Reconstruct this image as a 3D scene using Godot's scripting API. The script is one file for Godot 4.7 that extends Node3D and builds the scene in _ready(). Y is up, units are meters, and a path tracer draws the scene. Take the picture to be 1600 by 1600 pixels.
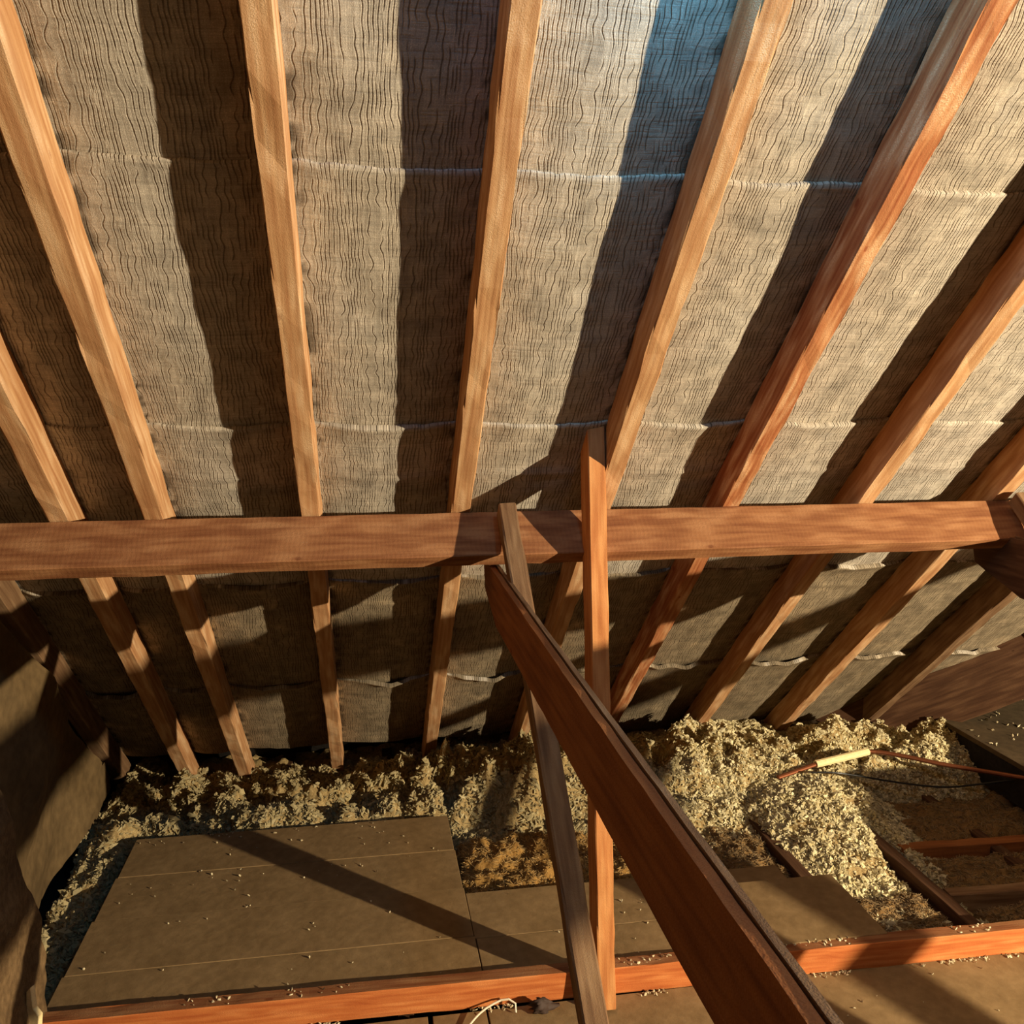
extends Node3D
# A loft under a pitched roof: rafters on sarking felt, a purlin square to the slope, struts, binders and a part-boarded floor.
# Everything is laid out from the eye level of the photographer (EYE metres above the near boards).

const EYE := 1.62
const PITCH := 43.2
const DIST := 1.3897          # distance from the eye to the plane of the rafters' inner faces
const RAFTER_W := 0.05
const FELT_D := 0.092         # rafter depth, inner face to felt

var rng := RandomNumberGenerator.new()
var SLOPE := Vector3.ZERO     # down the slope
var INWARD := Vector3.ZERO    # out of the slope, into the room
var M := {}
var used := {}
var rafter_x := [-1.052, -0.780, -0.551, -0.161, 0.234, 0.625, 1.002, 1.418, 1.849, 2.272, 2.76]
var wob := FastNoiseLite.new()
var fine := FastNoiseLite.new()
var clump := FastNoiseLite.new()


func _ready() -> void:
	rng.seed = 4711
	var th := deg_to_rad(PITCH)
	SLOPE = Vector3(0, -sin(th), -cos(th))
	INWARD = Vector3(0, -cos(th), sin(th))

	# ---- camera
	var cam := Camera3D.new()
	cam.name = "camera"
	cam.fov = rad_to_deg(2.0 * atan(800.0 / 1400.0))
	cam.near = 0.02
	cam.far = 60.0
	cam.transform = Transform3D(Basis(Vector3(0.986308, 0.0, 0.164916), Vector3(0.022483, 0.990656, -0.134522), Vector3(-0.163377, 0.136388, 0.977091)).orthonormalized(), Vector3(0, EYE, 0))
	add_child(cam)
	cam.current = true
	# ---- surroundings: a closed loft at night
	var env := Environment.new()
	env.background_mode = Environment.BG_COLOR
	env.background_color = Color(0.0, 0.0, 0.0)
	env.tonemap_mode = Environment.TONE_MAPPER_LINEAR
	env.tonemap_exposure = 1.0
	env.sdfgi_enabled = true
	env.ssao_enabled = true
	env.ssil_enabled = true
	var we := WorldEnvironment.new()
	we.name = "surroundings"
	we.environment = env
	add_child(we)
	# ---- lights: the warm bulb hanging to the right, and two cool fill lights added out of view high above
	bulb_light(at(4.0, -0.06, 0.86), Color(1.0, 0.925, 0.785), 49.0, 0.03)
	cool_fill_light(Color(0.42, 0.78, 1.0), 0.36, 0.597, 0.33, "small cool fill light added out of view above, against the rafter behind the post")
	cool_fill_light(Color(0.50, 0.74, 1.0), 0.15, 0.19, 0.10, "weaker cool fill light added out of view above, one bay further left")

	wob.seed = 11
	wob.frequency = 1.0
	wob.fractal_octaves = 3
	fine.seed = 23
	fine.frequency = 1.0
	fine.fractal_octaves = 2
	clump.seed = 5
	clump.frequency = 1.0
	clump.fractal_octaves = 4
	materials()
	shell()
	felt()
	floors()
	rafters()
	trusses()
	left_wall()
	insulation()
	small_things()


# ------------------------------------------------------------------ helpers

func at(x: float, y: float, z: float) -> Vector3:
	return Vector3(x, y + EYE, z)


func on_slope(x: float, a: float, q: float) -> Vector3:
	# x along the purlin, a down the slope, q into the room from the rafters' inner faces
	return Vector3(x, EYE, 0) + SLOPE * a - INWARD * (DIST - q)


func smooth(a: float, b: float, t: float) -> float:
	return smoothstep(a, b, t)


func numbered(called: String) -> String:
	used[called] = used.get(called, -1) + 1
	return called if used[called] == 0 else "%s_%03d" % [called, used[called]]


func tag(o: Node, label := "", category := "", group := "", kind := "") -> Node:
	if label: o.set_meta("label", label)
	if category: o.set_meta("category", category)
	if group: o.set_meta("group", group)
	if kind: o.set_meta("kind", kind)
	return o


func mesh_node(called: String, mesh: Mesh, mat: Material, parent: Node, where := Transform3D()) -> MeshInstance3D:
	var o := MeshInstance3D.new()
	o.name = numbered(called) if parent == self else called
	o.mesh = mesh
	o.material_override = mat
	o.transform = where
	parent.add_child(o, true)
	return o


func base(called: String, where: Vector3) -> Node3D:
	var o := Node3D.new()
	o.name = numbered(called)
	o.position = where
	add_child(o, true)
	return o


func tri(st: SurfaceTool, a: Vector3, b: Vector3, c: Vector3, n: Vector3, ua: Vector2, ub: Vector2, uc: Vector2) -> void:
	var g := (c - a).cross(b - a)
	var flip := g.dot(n) < 0.0
	var real := (g if not flip else -g).normalized()
	st.set_normal(real)
	st.set_uv(ua)
	st.add_vertex(a)
	st.set_uv(uc if flip else ub)
	st.add_vertex(c if flip else b)
	st.set_uv(ub if flip else uc)
	st.add_vertex(b if flip else c)


func quad(st: SurfaceTool, a: Vector3, b: Vector3, c: Vector3, d: Vector3, n: Vector3, u0: Vector2, u1: Vector2, u2: Vector2, u3: Vector2) -> void:
	tri(st, a, b, c, n, u0, u1, u2)
	tri(st, a, c, d, n, u0, u2, u3)


# a sawn timber along -z from 0 to -len, x across (w), y its depth (h); y runs from y0 to y0 + h
func timber(length: float, w: float, h: float, sd: int, rough := 0.0018, chamfer := 0.0035, seg := 0.07, bow := 0.0, dust := Color.WHITE) -> ArrayMesh:
	var st := SurfaceTool.new()
	st.begin(Mesh.PRIMITIVE_TRIANGLES)
	var n: int = maxi(2, int(length / seg))
	var c := chamfer
	var ring := [Vector2(-w / 2 + c, 0), Vector2(w / 2 - c, 0), Vector2(w / 2, c), Vector2(w / 2, h - c), Vector2(w / 2 - c, h), Vector2(-w / 2 + c, h), Vector2(-w / 2, h - c), Vector2(-w / 2, c)]
	var per := [0.0]
	for i in 8:
		per.append(per[i] + ring[i].distance_to(ring[(i + 1) % 8]))
	var uo := float(sd % 17) * 0.137
	var vo := float(sd % 23) * 0.317
	var rows := []
	for k in n + 1:
		var z := -length * k / n
		var row := []
		for i in 8:
			var j := wob.get_noise_3d(z * 7.0, i * 3.1, sd * 9.7) * rough * 2.2
			var j2 := wob.get_noise_3d(z * 8.0 + 40.0, (i / 2) * 5.1, sd * 9.7) * rough * 1.6
			var dirv := Vector2(ring[i].x, ring[i].y - h / 2).normalized()
			var b := bow * sin(PI * k / n)
			var p: Vector2 = ring[i] + dirv * (j + j2)
			row.append(Vector3(p.x + b, p.y, z))
		rows.append(row)
	for k in n:
		for i in 8:
			var i2 := (i + 1) % 8
			var m2: Vector2 = (ring[i] + ring[i2]) / 2 - Vector2(0, h / 2)
			var e: Vector2 = ring[i2] - ring[i]
			var nn := Vector2(e.y, -e.x)
			if nn.dot(m2) < 0.0: nn = -nn
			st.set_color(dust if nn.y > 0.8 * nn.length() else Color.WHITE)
			var v0 := vo + length * k / n
			var v1 := vo + length * (k + 1) / n
			quad(st, rows[k][i], rows[k][i2], rows[k + 1][i2], rows[k + 1][i], Vector3(nn.x, nn.y, 0), Vector2(uo + per[i], v0), Vector2(uo + per[i + 1], v0), Vector2(uo + per[i + 1], v1), Vector2(uo + per[i], v1))
	st.set_color(Color.WHITE)
	for side in 2:
		var r: Array = rows[0] if side == 0 else rows[n]
		var nz := Vector3(0, 0, 1 if side == 0 else -1)
		for i in range(1, 7):
			tri(st, r[0], r[i], r[i + 1], nz, Vector2(r[0].x, r[0].y) + Vector2(uo, vo), Vector2(r[i].x, r[i].y) + Vector2(uo, vo), Vector2(r[i + 1].x, r[i + 1].y) + Vector2(uo, vo))
	return done(st)


func done(st: SurfaceTool) -> ArrayMesh:
	st.index()
	st.generate_tangents()
	return st.commit()


# where a timber runs from p0 to p1 with its depth axis towards `up`
func along(p0: Vector3, p1: Vector3, up: Vector3) -> Transform3D:
	var z := (p0 - p1).normalized()
	var x := up.cross(z).normalized()
	return Transform3D(Basis(x, z.cross(x), z), p0)


# a flat outline (points in x, y of `where`) given thickness along +z, its edges broken by a small bevel
func slab(outline: PackedVector2Array, thick: float, uvs := 1.0, bevel := 0.002) -> ArrayMesh:
	var st := SurfaceTool.new()
	st.begin(Mesh.PRIMITIVE_TRIANGLES)
	var inner := PackedVector2Array()
	var off := Geometry2D.offset_polygon(outline, -bevel, Geometry2D.JOIN_MITER)
	var area := 0.0
	for i in outline.size():
		area += outline[i].cross(outline[(i + 1) % outline.size()])
	inner = outline
	if off.size() == 1 and off[0].size() == outline.size():
		# line the shrunken outline up with the original one
		var best := 0
		for k in off[0].size():
			if off[0][k].distance_to(outline[0]) < off[0][best].distance_to(outline[0]): best = k
		inner = PackedVector2Array()
		var same := true
		for k in off[0].size():
			inner.append(off[0][(best + k) % off[0].size()])
		if inner[1].distance_to(outline[1]) > bevel * 6.0: same = false
		if not same: inner = outline
	var tris := Geometry2D.triangulate_polygon(inner)
	for side in 2:
		var z := thick if side else 0.0
		for i in range(0, tris.size(), 3):
			var p: Array = [inner[tris[i]], inner[tris[i + 1]], inner[tris[i + 2]]]
			tri(st, Vector3(p[0].x, p[0].y, z), Vector3(p[1].x, p[1].y, z), Vector3(p[2].x, p[2].y, z), Vector3(0, 0, 1 if side else -1), p[0] * uvs, p[1] * uvs, p[2] * uvs)
	for i in outline.size():
		var i2 := (i + 1) % outline.size()
		var a := outline[i]
		var b := outline[i2]
		var e := b - a
		var nn := Vector2(e.y, -e.x) * signf(area)
		var layers := [[inner[i], inner[i2], 0.0], [a, b, bevel], [a, b, thick - bevel], [inner[i], inner[i2], thick]]
		for l in 3:
			var p: Array = layers[l]
			var q: Array = layers[l + 1]
			quad(st, Vector3(p[0].x, p[0].y, p[2]), Vector3(p[1].x, p[1].y, p[2]), Vector3(q[1].x, q[1].y, q[2]), Vector3(q[0].x, q[0].y, q[2]), Vector3(nn.x, nn.y, 0.001 * (l - 1)), Vector2(0, p[2]) + Vector2(a.x + a.y, 0) * uvs, Vector2(e.length() + a.x + a.y, p[2]) * uvs, Vector2(e.length() + a.x + a.y, q[2]) * uvs, Vector2(0, q[2]) + Vector2(a.x + a.y, 0) * uvs)
	return done(st)


func box_outline(x0: float, y0: float, x1: float, y1: float) -> PackedVector2Array:
	return PackedVector2Array([Vector2(x0, y0), Vector2(x1, y0), Vector2(x1, y1), Vector2(x0, y1)])


# a board lying flat: x0..x1, z0..z1, its top at height y (from the eye)
func lying(x0: float, z0: float, x1: float, z1: float, top: float, thick: float) -> Array:
	var c := at((x0 + x1) / 2, top, (z0 + z1) / 2)
	var m := slab(box_outline(-(x1 - x0) / 2, -(z1 - z0) / 2, (x1 - x0) / 2, (z1 - z0) / 2), thick, 1.0, 0.0012)
	return [m, Transform3D(Basis(Vector3(1, 0, 0), Vector3(0, 0, -1), Vector3(0, 1, 0)), c - Vector3(0, thick, 0))]


func tube(points: Array, radius: float, sides := 8, ends := true) -> ArrayMesh:
	var curve := Curve3D.new()
	for i in points.size():
		var tan_: Vector3 = (points[mini(i + 1, points.size() - 1)] - points[maxi(i - 1, 0)]) / 6.0
		curve.add_point(points[i], -tan_, tan_)
	var total := curve.get_baked_length()
	var n: int = maxi(6, int(total / 0.02))
	var st := SurfaceTool.new()
	st.begin(Mesh.PRIMITIVE_TRIANGLES)
	var rows := []
	for k in n + 1:
		var s := total * k / n
		var p := curve.sample_baked(s, true)
		var t := (curve.sample_baked(minf(s + 0.004, total), true) - curve.sample_baked(maxf(s - 0.004, 0.0), true)).normalized()
		var u := t.cross(Vector3(0.13, 1, 0.07)).normalized()
		var v := t.cross(u)
		var row := []
		for i in sides:
			row.append([p + (u * cos(TAU * i / sides) + v * sin(TAU * i / sides)) * radius, u * cos(TAU * i / sides) + v * sin(TAU * i / sides)])
		rows.append(row)
	for k in n:
		for i in sides:
			var j := (i + 1) % sides
			quad(st, rows[k][i][0], rows[k][j][0], rows[k + 1][j][0], rows[k + 1][i][0], rows[k][i][1] + rows[k][j][1], Vector2(float(i) / sides * 0.1, total * k / n), Vector2(float(i + 1) / sides * 0.1, total * k / n), Vector2(float(i + 1) / sides * 0.1, total * (k + 1) / n), Vector2(float(i) / sides * 0.1, total * (k + 1) / n))
	if ends:
		for e in 2:
			var r: Array = rows[0] if e == 0 else rows[n]
			for i in range(1, sides - 1):
				tri(st, r[0][0], r[i][0], r[i + 1][0], r[0][0] - rows[1 if e == 0 else n - 1][0][0], Vector2.ZERO, Vector2(0.01, 0), Vector2(0, 0.01))
	return done(st)


# ------------------------------------------------------------------ materials

func noise_bytes(w: int, h: int, freq: float, octaves: int, sd: int) -> PackedByteArray:
	var f := FastNoiseLite.new()
	f.seed = sd
	f.frequency = freq
	f.fractal_octaves = octaves
	f.noise_type = FastNoiseLite.TYPE_SIMPLEX_SMOOTH
	var im := f.get_seamless_image(w, h, false, false, 0.1, true)
	im.convert(Image.FORMAT_L8)
	return im.get_data()


# noise drawn out sx times along x and sy times along y
func stretched(w: int, h: int, sx: int, sy: int, freq: float, octaves: int, sd: int) -> PackedByteArray:
	var d := noise_bytes(w / sx, h / sy, freq, octaves, sd)
	var im := Image.create_from_data(w / sx, h / sy, false, Image.FORMAT_L8, d)
	im.resize(w, h, Image.INTERPOLATE_CUBIC)
	return im.get_data()


func material_from(w: int, h: int, rgb: PackedByteArray, height: PackedByteArray, bump: float, rough: float, scale: Vector2, called: String) -> StandardMaterial3D:
	var m := StandardMaterial3D.new()
	m.resource_name = called
	m.albedo_texture = ImageTexture.create_from_image(Image.create_from_data(w, h, false, Image.FORMAT_RGB8, rgb))
	var hi := Image.create_from_data(w, h, false, Image.FORMAT_L8, height)
	hi.convert(Image.FORMAT_RGBA8)
	hi.bump_map_to_normal_map(bump)
	m.normal_enabled = true
	m.normal_texture = ImageTexture.create_from_image(hi)
	m.normal_scale = 1.0
	m.roughness = rough
	m.metallic_specular = 0.3
	m.uv1_scale = Vector3(scale.x, scale.y, 1)
	return m


func byte(v: float) -> int:
	return clampi(int(v * 255.0), 0, 255)


# sRGB albedo colours; `dark` is the tone of the late wood, `pale` the tone of the dry saw fuzz
func wood(called: String, mid: Color, dark: Color, pale: Color, sd: int, saw: float, fuzz: float, knots: int, scale: Vector2) -> StandardMaterial3D:
	var w := 256
	var h := 1024
	var grain := stretched(w, h, 1, 16, 0.05, 3, sd)
	var warp := stretched(w, h, 1, 8, 0.012, 2, sd + 1)
	var blot := stretched(w, h, 1, 4, 0.020, 3, sd + 2)
	var r := RandomNumberGenerator.new()
	r.seed = sd
	var ks := []
	for i in knots:
		ks.append([r.randf_range(40, w - 40), r.randf_range(60, h - 60), r.randf_range(4.0, 8.0)])
	var rgb := PackedByteArray()
	rgb.resize(w * h * 3)
	var hh := PackedByteArray()
	hh.resize(w * h)
	for y in h:
		for x in w:
			var i := y * w + x
			var xx := float(x) + (warp[i] / 255.0 - 0.5) * 34.0
			var kd := 0.0
			for k in ks:
				var dx: float = float(x) - k[0]
				var dy: float = (float(y) - k[1]) * 0.7
				var dist := sqrt(dx * dx + dy * dy)
				if dist < k[2] * 5.0:
					xx += signf(dx) * 8.0 * exp(-dist / k[2])
					kd = maxf(kd, 1.0 - smoothstep(k[2] * 0.5, k[2] * 1.2, dist))
			var g := 0.5 + 0.5 * sin(xx * 0.36)
			var late := smoothstep(0.6, 1.0, g) * 0.5
			var st := grain[i] / 255.0
			var fib := r.randf()
			var strip := 0.5 + 0.5 * sin(float(y) * 0.55 + warp[i] / 255.0 * 6.0)
			var b := blot[i] / 255.0
			var f := clampf((b - 0.50) * 3.0, 0.0, 1.0) * fuzz * (0.25 + 0.75 * fib * fib)
			var t := clampf(0.30 + late * 0.32 + (st - 0.5) * 0.9 + (0.5 - b) * 0.7 + kd * 0.8 - (strip - 0.5) * saw * 0.22 + (fib - 0.5) * 0.22, 0.0, 1.0)
			var c := mid.lerp(dark, t).lerp(pale, f)
			rgb[i * 3] = byte(c.r)
			rgb[i * 3 + 1] = byte(c.g)
			rgb[i * 3 + 2] = byte(c.b)
			hh[i] = byte(0.45 - late * 0.08 + (st - 0.5) * 0.22 + strip * saw * 0.13 + f * 0.2 + (fib - 0.5) * 0.14 - kd * 0.08)
	return material_from(w, h, rgb, hh, 2.2, 0.78, scale, called)


func felt_material() -> StandardMaterial3D:
	var w := 1536
	var h := 1024
	var wx := stretched(w, h, 2, 1, 0.020, 1, 301)
	var wy := stretched(w, h, 1, 8, 0.012, 1, 302)
	var gap := stretched(w, h, 1, 3, 0.035, 2, 303)
	var blot := noise_bytes(w, h, 0.012, 4, 304)
	var hw := stretched(w, h, 12, 1, 0.09, 2, 305)
	var r := RandomNumberGenerator.new()
	r.seed = 77
	var rgb := PackedByteArray()
	rgb.resize(w * h * 3)
	var hh := PackedByteArray()
	hh.resize(w * h)
	var lines := 128.0
	var rowr := PackedFloat32Array()
	for y in h: rowr.append(r.randf())
	var colr := PackedFloat32Array()
	for x in w: colr.append(r.randf())
	for y in h:
		var weave_y := rowr[y]
		for x in w:
			var i := y * w + x
			var ix := y * w + (x + 2) % w
			var ph := float(x) / w * lines + wx[i] / 255.0 * 0.55 + wy[i] / 255.0 * 2.6
			var id := floorf(ph)
			var fr := ph - id - 0.5
			var gp := gap[i] / 255.0
			var grad := absf(2.0 * lines / w + (wx[ix] - wx[i]) / 255.0 * 0.55 + (wy[ix] - wy[i]) / 255.0 * 2.6) * 0.5
			var off := absf(fr) / maxf(grad, 0.02)
			var width := 0.1 + 0.9 * gp
			var line := (1.0 - smoothstep(width, width + 1.1, off)) * smoothstep(0.22, 0.5, gp)
			var g := r.randf()
			var wv := (g * 0.45 + weave_y * 0.3 + colr[x] * 0.25)
			var b := blot[i] / 255.0
			var v := 0.80 + 0.36 * wv + (b - 0.5) * 0.22
			var tick := smoothstep(0.60, 0.78, hw[i] / 255.0)
			v *= 1.0 - 0.06 * tick
			if g > 0.955: v *= 1.22
			v *= 1.0 - 0.34 * line  # wrinkle shade partly painted into the colour as darker lines
			rgb[i * 3] = byte(0.69 * v)
			rgb[i * 3 + 1] = byte(0.653 * v * (1.0 - 0.05 * line))
			rgb[i * 3 + 2] = byte(0.598 * v * (1.0 - 0.10 * line))
			hh[i] = byte(0.50 - 0.36 * line + 0.12 * (wv - 0.5) + 0.22 * (0.5 - absf(fr)) - 0.06 * tick)
	var m := material_from(w, h, rgb, hh, 5.0, 0.92, Vector2(1.0 / 1.3, 1.0 / 0.87), "sarking_felt")
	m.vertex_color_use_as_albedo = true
	return m


# a speckled sheet (chipboard, plaster, mineral wool ...)
func speckled(called: String, a: Color, b: Color, sd: int, freq: float, grainy: float, bump: float, rough: float, size: float) -> StandardMaterial3D:
	var w := 512
	var n1 := noise_bytes(w, w, freq, 4, sd)
	var n2 := noise_bytes(w, w, freq * 6.0, 3, sd + 1)
	var r := RandomNumberGenerator.new()
	r.seed = sd
	var rgb := PackedByteArray()
	rgb.resize(w * w * 3)
	var hh := PackedByteArray()
	hh.resize(w * w)
	for i in w * w:
		var g := r.randf()
		var t := clampf(n1[i] / 255.0 * 0.75 + (n2[i] / 255.0 - 0.5) * 0.7 + 0.12 + (g - 0.5) * grainy, 0.0, 1.0)
		var c := a.lerp(b, t)
		rgb[i * 3] = byte(c.r)
		rgb[i * 3 + 1] = byte(c.g)
		rgb[i * 3 + 2] = byte(c.b)
		hh[i] = byte(0.5 + (n2[i] / 255.0 - 0.5) * 0.6 + (g - 0.5) * grainy * 0.5)
	return material_from(w, w, rgb, hh, bump, rough, Vector2(1.0 / size, 1.0 / size), called)


func plain(called: String, c: Color, rough: float, metal := 0.0) -> StandardMaterial3D:
	var m := StandardMaterial3D.new()
	m.resource_name = called
	m.albedo_color = c
	m.roughness = rough
	m.metallic = metal
	return m


func materials() -> void:
	M.rafter = wood("rafter_wood", Color(0.76, 0.59, 0.42), Color(0.62, 0.43, 0.28), Color(0.88, 0.76, 0.62), 40, 0.12, 0.75, 1, Vector2(1.0 / 0.22, 1.0 / 1.4))
	M.rafter_red = wood("rafter_red_wood", Color(0.72, 0.50, 0.33), Color(0.54, 0.29, 0.165), Color(0.88, 0.75, 0.60), 46, 0.12, 1.0, 2, Vector2(1.0 / 0.22, 1.0 / 1.4))
	M.purlin = wood("purlin_wood", Color(0.575, 0.39, 0.25), Color(0.44, 0.265, 0.16), Color(0.76, 0.59, 0.43), 52, 0.55, 0.5, 1, Vector2(1.0 / 0.30, 1.0 / 1.1))
	M.post = wood("post_wood", Color(0.76, 0.52, 0.31), Color(0.62, 0.37, 0.20), Color(0.84, 0.66, 0.46), 58, 0.1, 0.35, 2, Vector2(1.0 / 0.22, 1.0 / 1.2))
	M.beam = wood("binder_wood", Color(0.755, 0.455, 0.245), Color(0.60, 0.30, 0.14), Color(0.86, 0.65, 0.44), 64, 0.08, 0.35, 3, Vector2(1.0 / 0.25, 1.0 / 1.3))
	M.beam.vertex_color_use_as_albedo = true
	M.board = wood("board_wood", Color(0.57, 0.355, 0.19), Color(0.43, 0.24, 0.115), Color(0.62, 0.45, 0.29), 70, 0.2, 0.2, 1, Vector2(1.0 / 0.30, 1.0 / 1.6))
	M.dusty = wood("dusty_wood", Color(0.50, 0.385, 0.275), Color(0.37, 0.265, 0.18), Color(0.62, 0.52, 0.40), 76, 0.12, 0.6, 1, Vector2(1.0 / 0.22, 1.0 / 1.2))
	M.dark_wood = wood("dark_wood", Color(0.33, 0.225, 0.15), Color(0.235, 0.145, 0.09), Color(0.50, 0.38, 0.28), 82, 0.1, 0.4, 1, Vector2(1.0 / 0.22, 1.0 / 1.2))
	M.felt = felt_material()
	M.chip = speckled("chipboard", Color(0.46, 0.365, 0.24), Color(0.56, 0.455, 0.315), 90, 0.006, 0.25, 0.7, 0.85, 0.8)
	M.plaster = speckled("rough_plaster", Color(0.31, 0.235, 0.15), Color(0.50, 0.40, 0.275), 96, 0.009, 0.25, 2.5, 0.92, 0.7)
	M.sheet = speckled("fibre_sheet", Color(0.32, 0.255, 0.165), Color(0.45, 0.365, 0.245), 102, 0.006, 0.12, 1.2, 0.85, 0.9)
	M.wool = speckled("mineral_wool", Color(0.40, 0.28, 0.13), Color(0.68, 0.53, 0.30), 108, 0.016, 0.35, 0.7, 1.0, 0.35)
	M.wool_brown = speckled("old_mineral_wool", Color(0.38, 0.28, 0.16), Color(0.56, 0.44, 0.27), 112, 0.02, 0.35, 0.7, 1.0, 0.35)
	M.bed = speckled("insulation_bed", Color(0.45, 0.36, 0.22), Color(0.80, 0.70, 0.50), 118, 0.03, 0.6, 5.0, 1.0, 0.25)
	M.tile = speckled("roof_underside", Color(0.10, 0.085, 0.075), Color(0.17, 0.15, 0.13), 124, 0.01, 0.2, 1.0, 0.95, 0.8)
	M.shaded_chip = speckled("shaded_chipboard", Color(0.27, 0.22, 0.15), Color(0.36, 0.295, 0.21), 140, 0.006, 0.25, 0.7, 0.9, 0.8)  # darker chipboard tone, shade painted in for the wing sheet
	M.far_floor = speckled("far_floor", Color(0.11, 0.108, 0.105), Color(0.16, 0.157, 0.15), 136, 0.006, 0.25, 0.7, 0.9, 0.8)
	M.flake = plain("insulation_flake", Color(1, 1, 1), 0.9)
	M.flake.vertex_color_use_as_albedo = true
	M.copper = plain("copper_pipe", Color(0.55, 0.33, 0.22), 0.38, 0.8)
	M.lagging = speckled("pipe_lagging", Color(0.86, 0.76, 0.55), Color(0.96, 0.88, 0.68), 130, 0.02, 0.3, 2.0, 0.8, 0.2)
	M.black = plain("black_cable", Color(0.05, 0.045, 0.04), 0.45)
	M.white = plain("white_cable", Color(0.85, 0.80, 0.70), 0.5)
	M.leaf = plain("charred_scrap", Color(0.22, 0.15, 0.11), 0.8)


# ------------------------------------------------------------------ lights

func bulb_light(where: Vector3, colour: Color, energy: float, radius: float) -> void:
	var t := base("pendant_lamp", where + Vector3(0, 0.09, 0))
	tag(t, "bare glowing light bulb hanging on a thin cord at the right side", "lamp")
	var ball := SphereMesh.new()
	ball.radius = radius
	ball.height = radius * 2.3
	ball.radial_segments = 24
	ball.rings = 12
	var glow := StandardMaterial3D.new()
	glow.resource_name = "bulb_glow"
	glow.albedo_color = Color(1, 0.95, 0.85)
	glow.emission_enabled = true
	glow.emission = Color(1.0, 0.86, 0.62)
	glow.emission_energy_multiplier = 6.0
	mesh_node("bulb", ball, glow, t, Transform3D(Basis(), Vector3(0, -0.09, 0)))
	var cap := CylinderMesh.new()
	cap.top_radius = 0.014
	cap.bottom_radius = 0.018
	cap.height = 0.05
	mesh_node("lamp_holder", cap, plain("lamp_holder", Color(0.8, 0.78, 0.72), 0.5), t, Transform3D(Basis(), Vector3(0, -0.03, 0)))
	mesh_node("flex", tube([Vector3(0, 0, 0), Vector3(0.004, 0.9, 0), Vector3(0, 2.66, 0)], 0.0035, 6), plain("flex", Color(0.8, 0.78, 0.72), 0.6), t)
	var o := OmniLight3D.new()
	o.name = "bulb_light"
	o.light_color = colour
	o.light_energy = energy
	o.light_size = radius
	o.omni_range = 14.0
	o.omni_attenuation = 2.0
	o.shadow_enabled = true
	o.position = Vector3(0, -0.09, 0)
	t.add_child(o)


func cool_fill_light(colour: Color, energy: float, x: float, a: float, words: String) -> void:  # cool fill source added out of view: a glowing pane and a lamp
	var p := on_slope(x, a, -0.055)
	var t := base("added_cool_fill", p)
	t.basis = Basis(Vector3(1, 0, 0), INWARD, Vector3(1, 0, 0).cross(INWARD))
	tag(t, words, "fill_light")
	var glow := StandardMaterial3D.new()
	glow.resource_name = "fill_pane_glow"
	glow.albedo_color = Color(0.6, 0.75, 0.9)
	glow.emission_enabled = true
	glow.emission = colour
	glow.emission_energy_multiplier = 1.2
	var pane := BoxMesh.new()
	pane.size = Vector3(0.045, 0.004, 0.16)
	mesh_node("fill_pane", pane, glow, t)
	var o := OmniLight3D.new()
	o.name = "cool_fill_light"
	o.light_color = colour
	o.light_energy = energy
	o.light_size = 0.06
	o.omni_range = 8.0
	o.omni_attenuation = 2.0
	o.shadow_enabled = true
	o.position = Vector3(0, 0.095, 0)
	t.add_child(o)


# ------------------------------------------------------------------ the shell

func ribbon(a: Array, b: Array, depth: Vector3) -> ArrayMesh:
	# a solid sheet between two rows of points, thickened along depth
	var st := SurfaceTool.new()
	st.begin(Mesh.PRIMITIVE_TRIANGLES)
	for i in a.size() - 1:
		var n: Vector3 = (a[i + 1] - a[i]).cross(b[i] - a[i])
		if n.dot(depth) > 0.0: n = -n
		var u := [Vector2(a[i].x, a[i].z), Vector2(a[i + 1].x, a[i + 1].z), Vector2(b[i + 1].x, b[i + 1].z), Vector2(b[i].x, b[i].z)]
		quad(st, a[i], a[i + 1], b[i + 1], b[i], n, u[0], u[1], u[2], u[3])
		quad(st, a[i] + depth, a[i + 1] + depth, b[i + 1] + depth, b[i] + depth, -n, u[0], u[1], u[2], u[3])
		quad(st, a[i], a[i + 1], a[i + 1] + depth, a[i] + depth, a[i] - b[i], u[0], u[1], u[1], u[0])
		quad(st, b[i], b[i + 1], b[i + 1] + depth, b[i] + depth, b[i] - a[i], u[0], u[1], u[1], u[0])
	quad(st, a[0], b[0], b[0] + depth, a[0] + depth, a[0] - a[1], Vector2(0, 0), Vector2(1, 0), Vector2(1, 0.1), Vector2(0, 0.1))
	var e := a.size() - 1
	quad(st, a[e], b[e], b[e] + depth, a[e] + depth, a[e] - a[e - 1], Vector2(0, 0), Vector2(1, 0), Vector2(1, 0.1), Vector2(0, 0.1))
	return done(st)


func valley_x(a: float) -> float:
	# where the main slope stops against the valley, for a point that far down the slope
	if a < 0.85: return 7.0
	return 2.04 + (4.02 - a) * 0.729


var roof: Node3D

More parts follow.
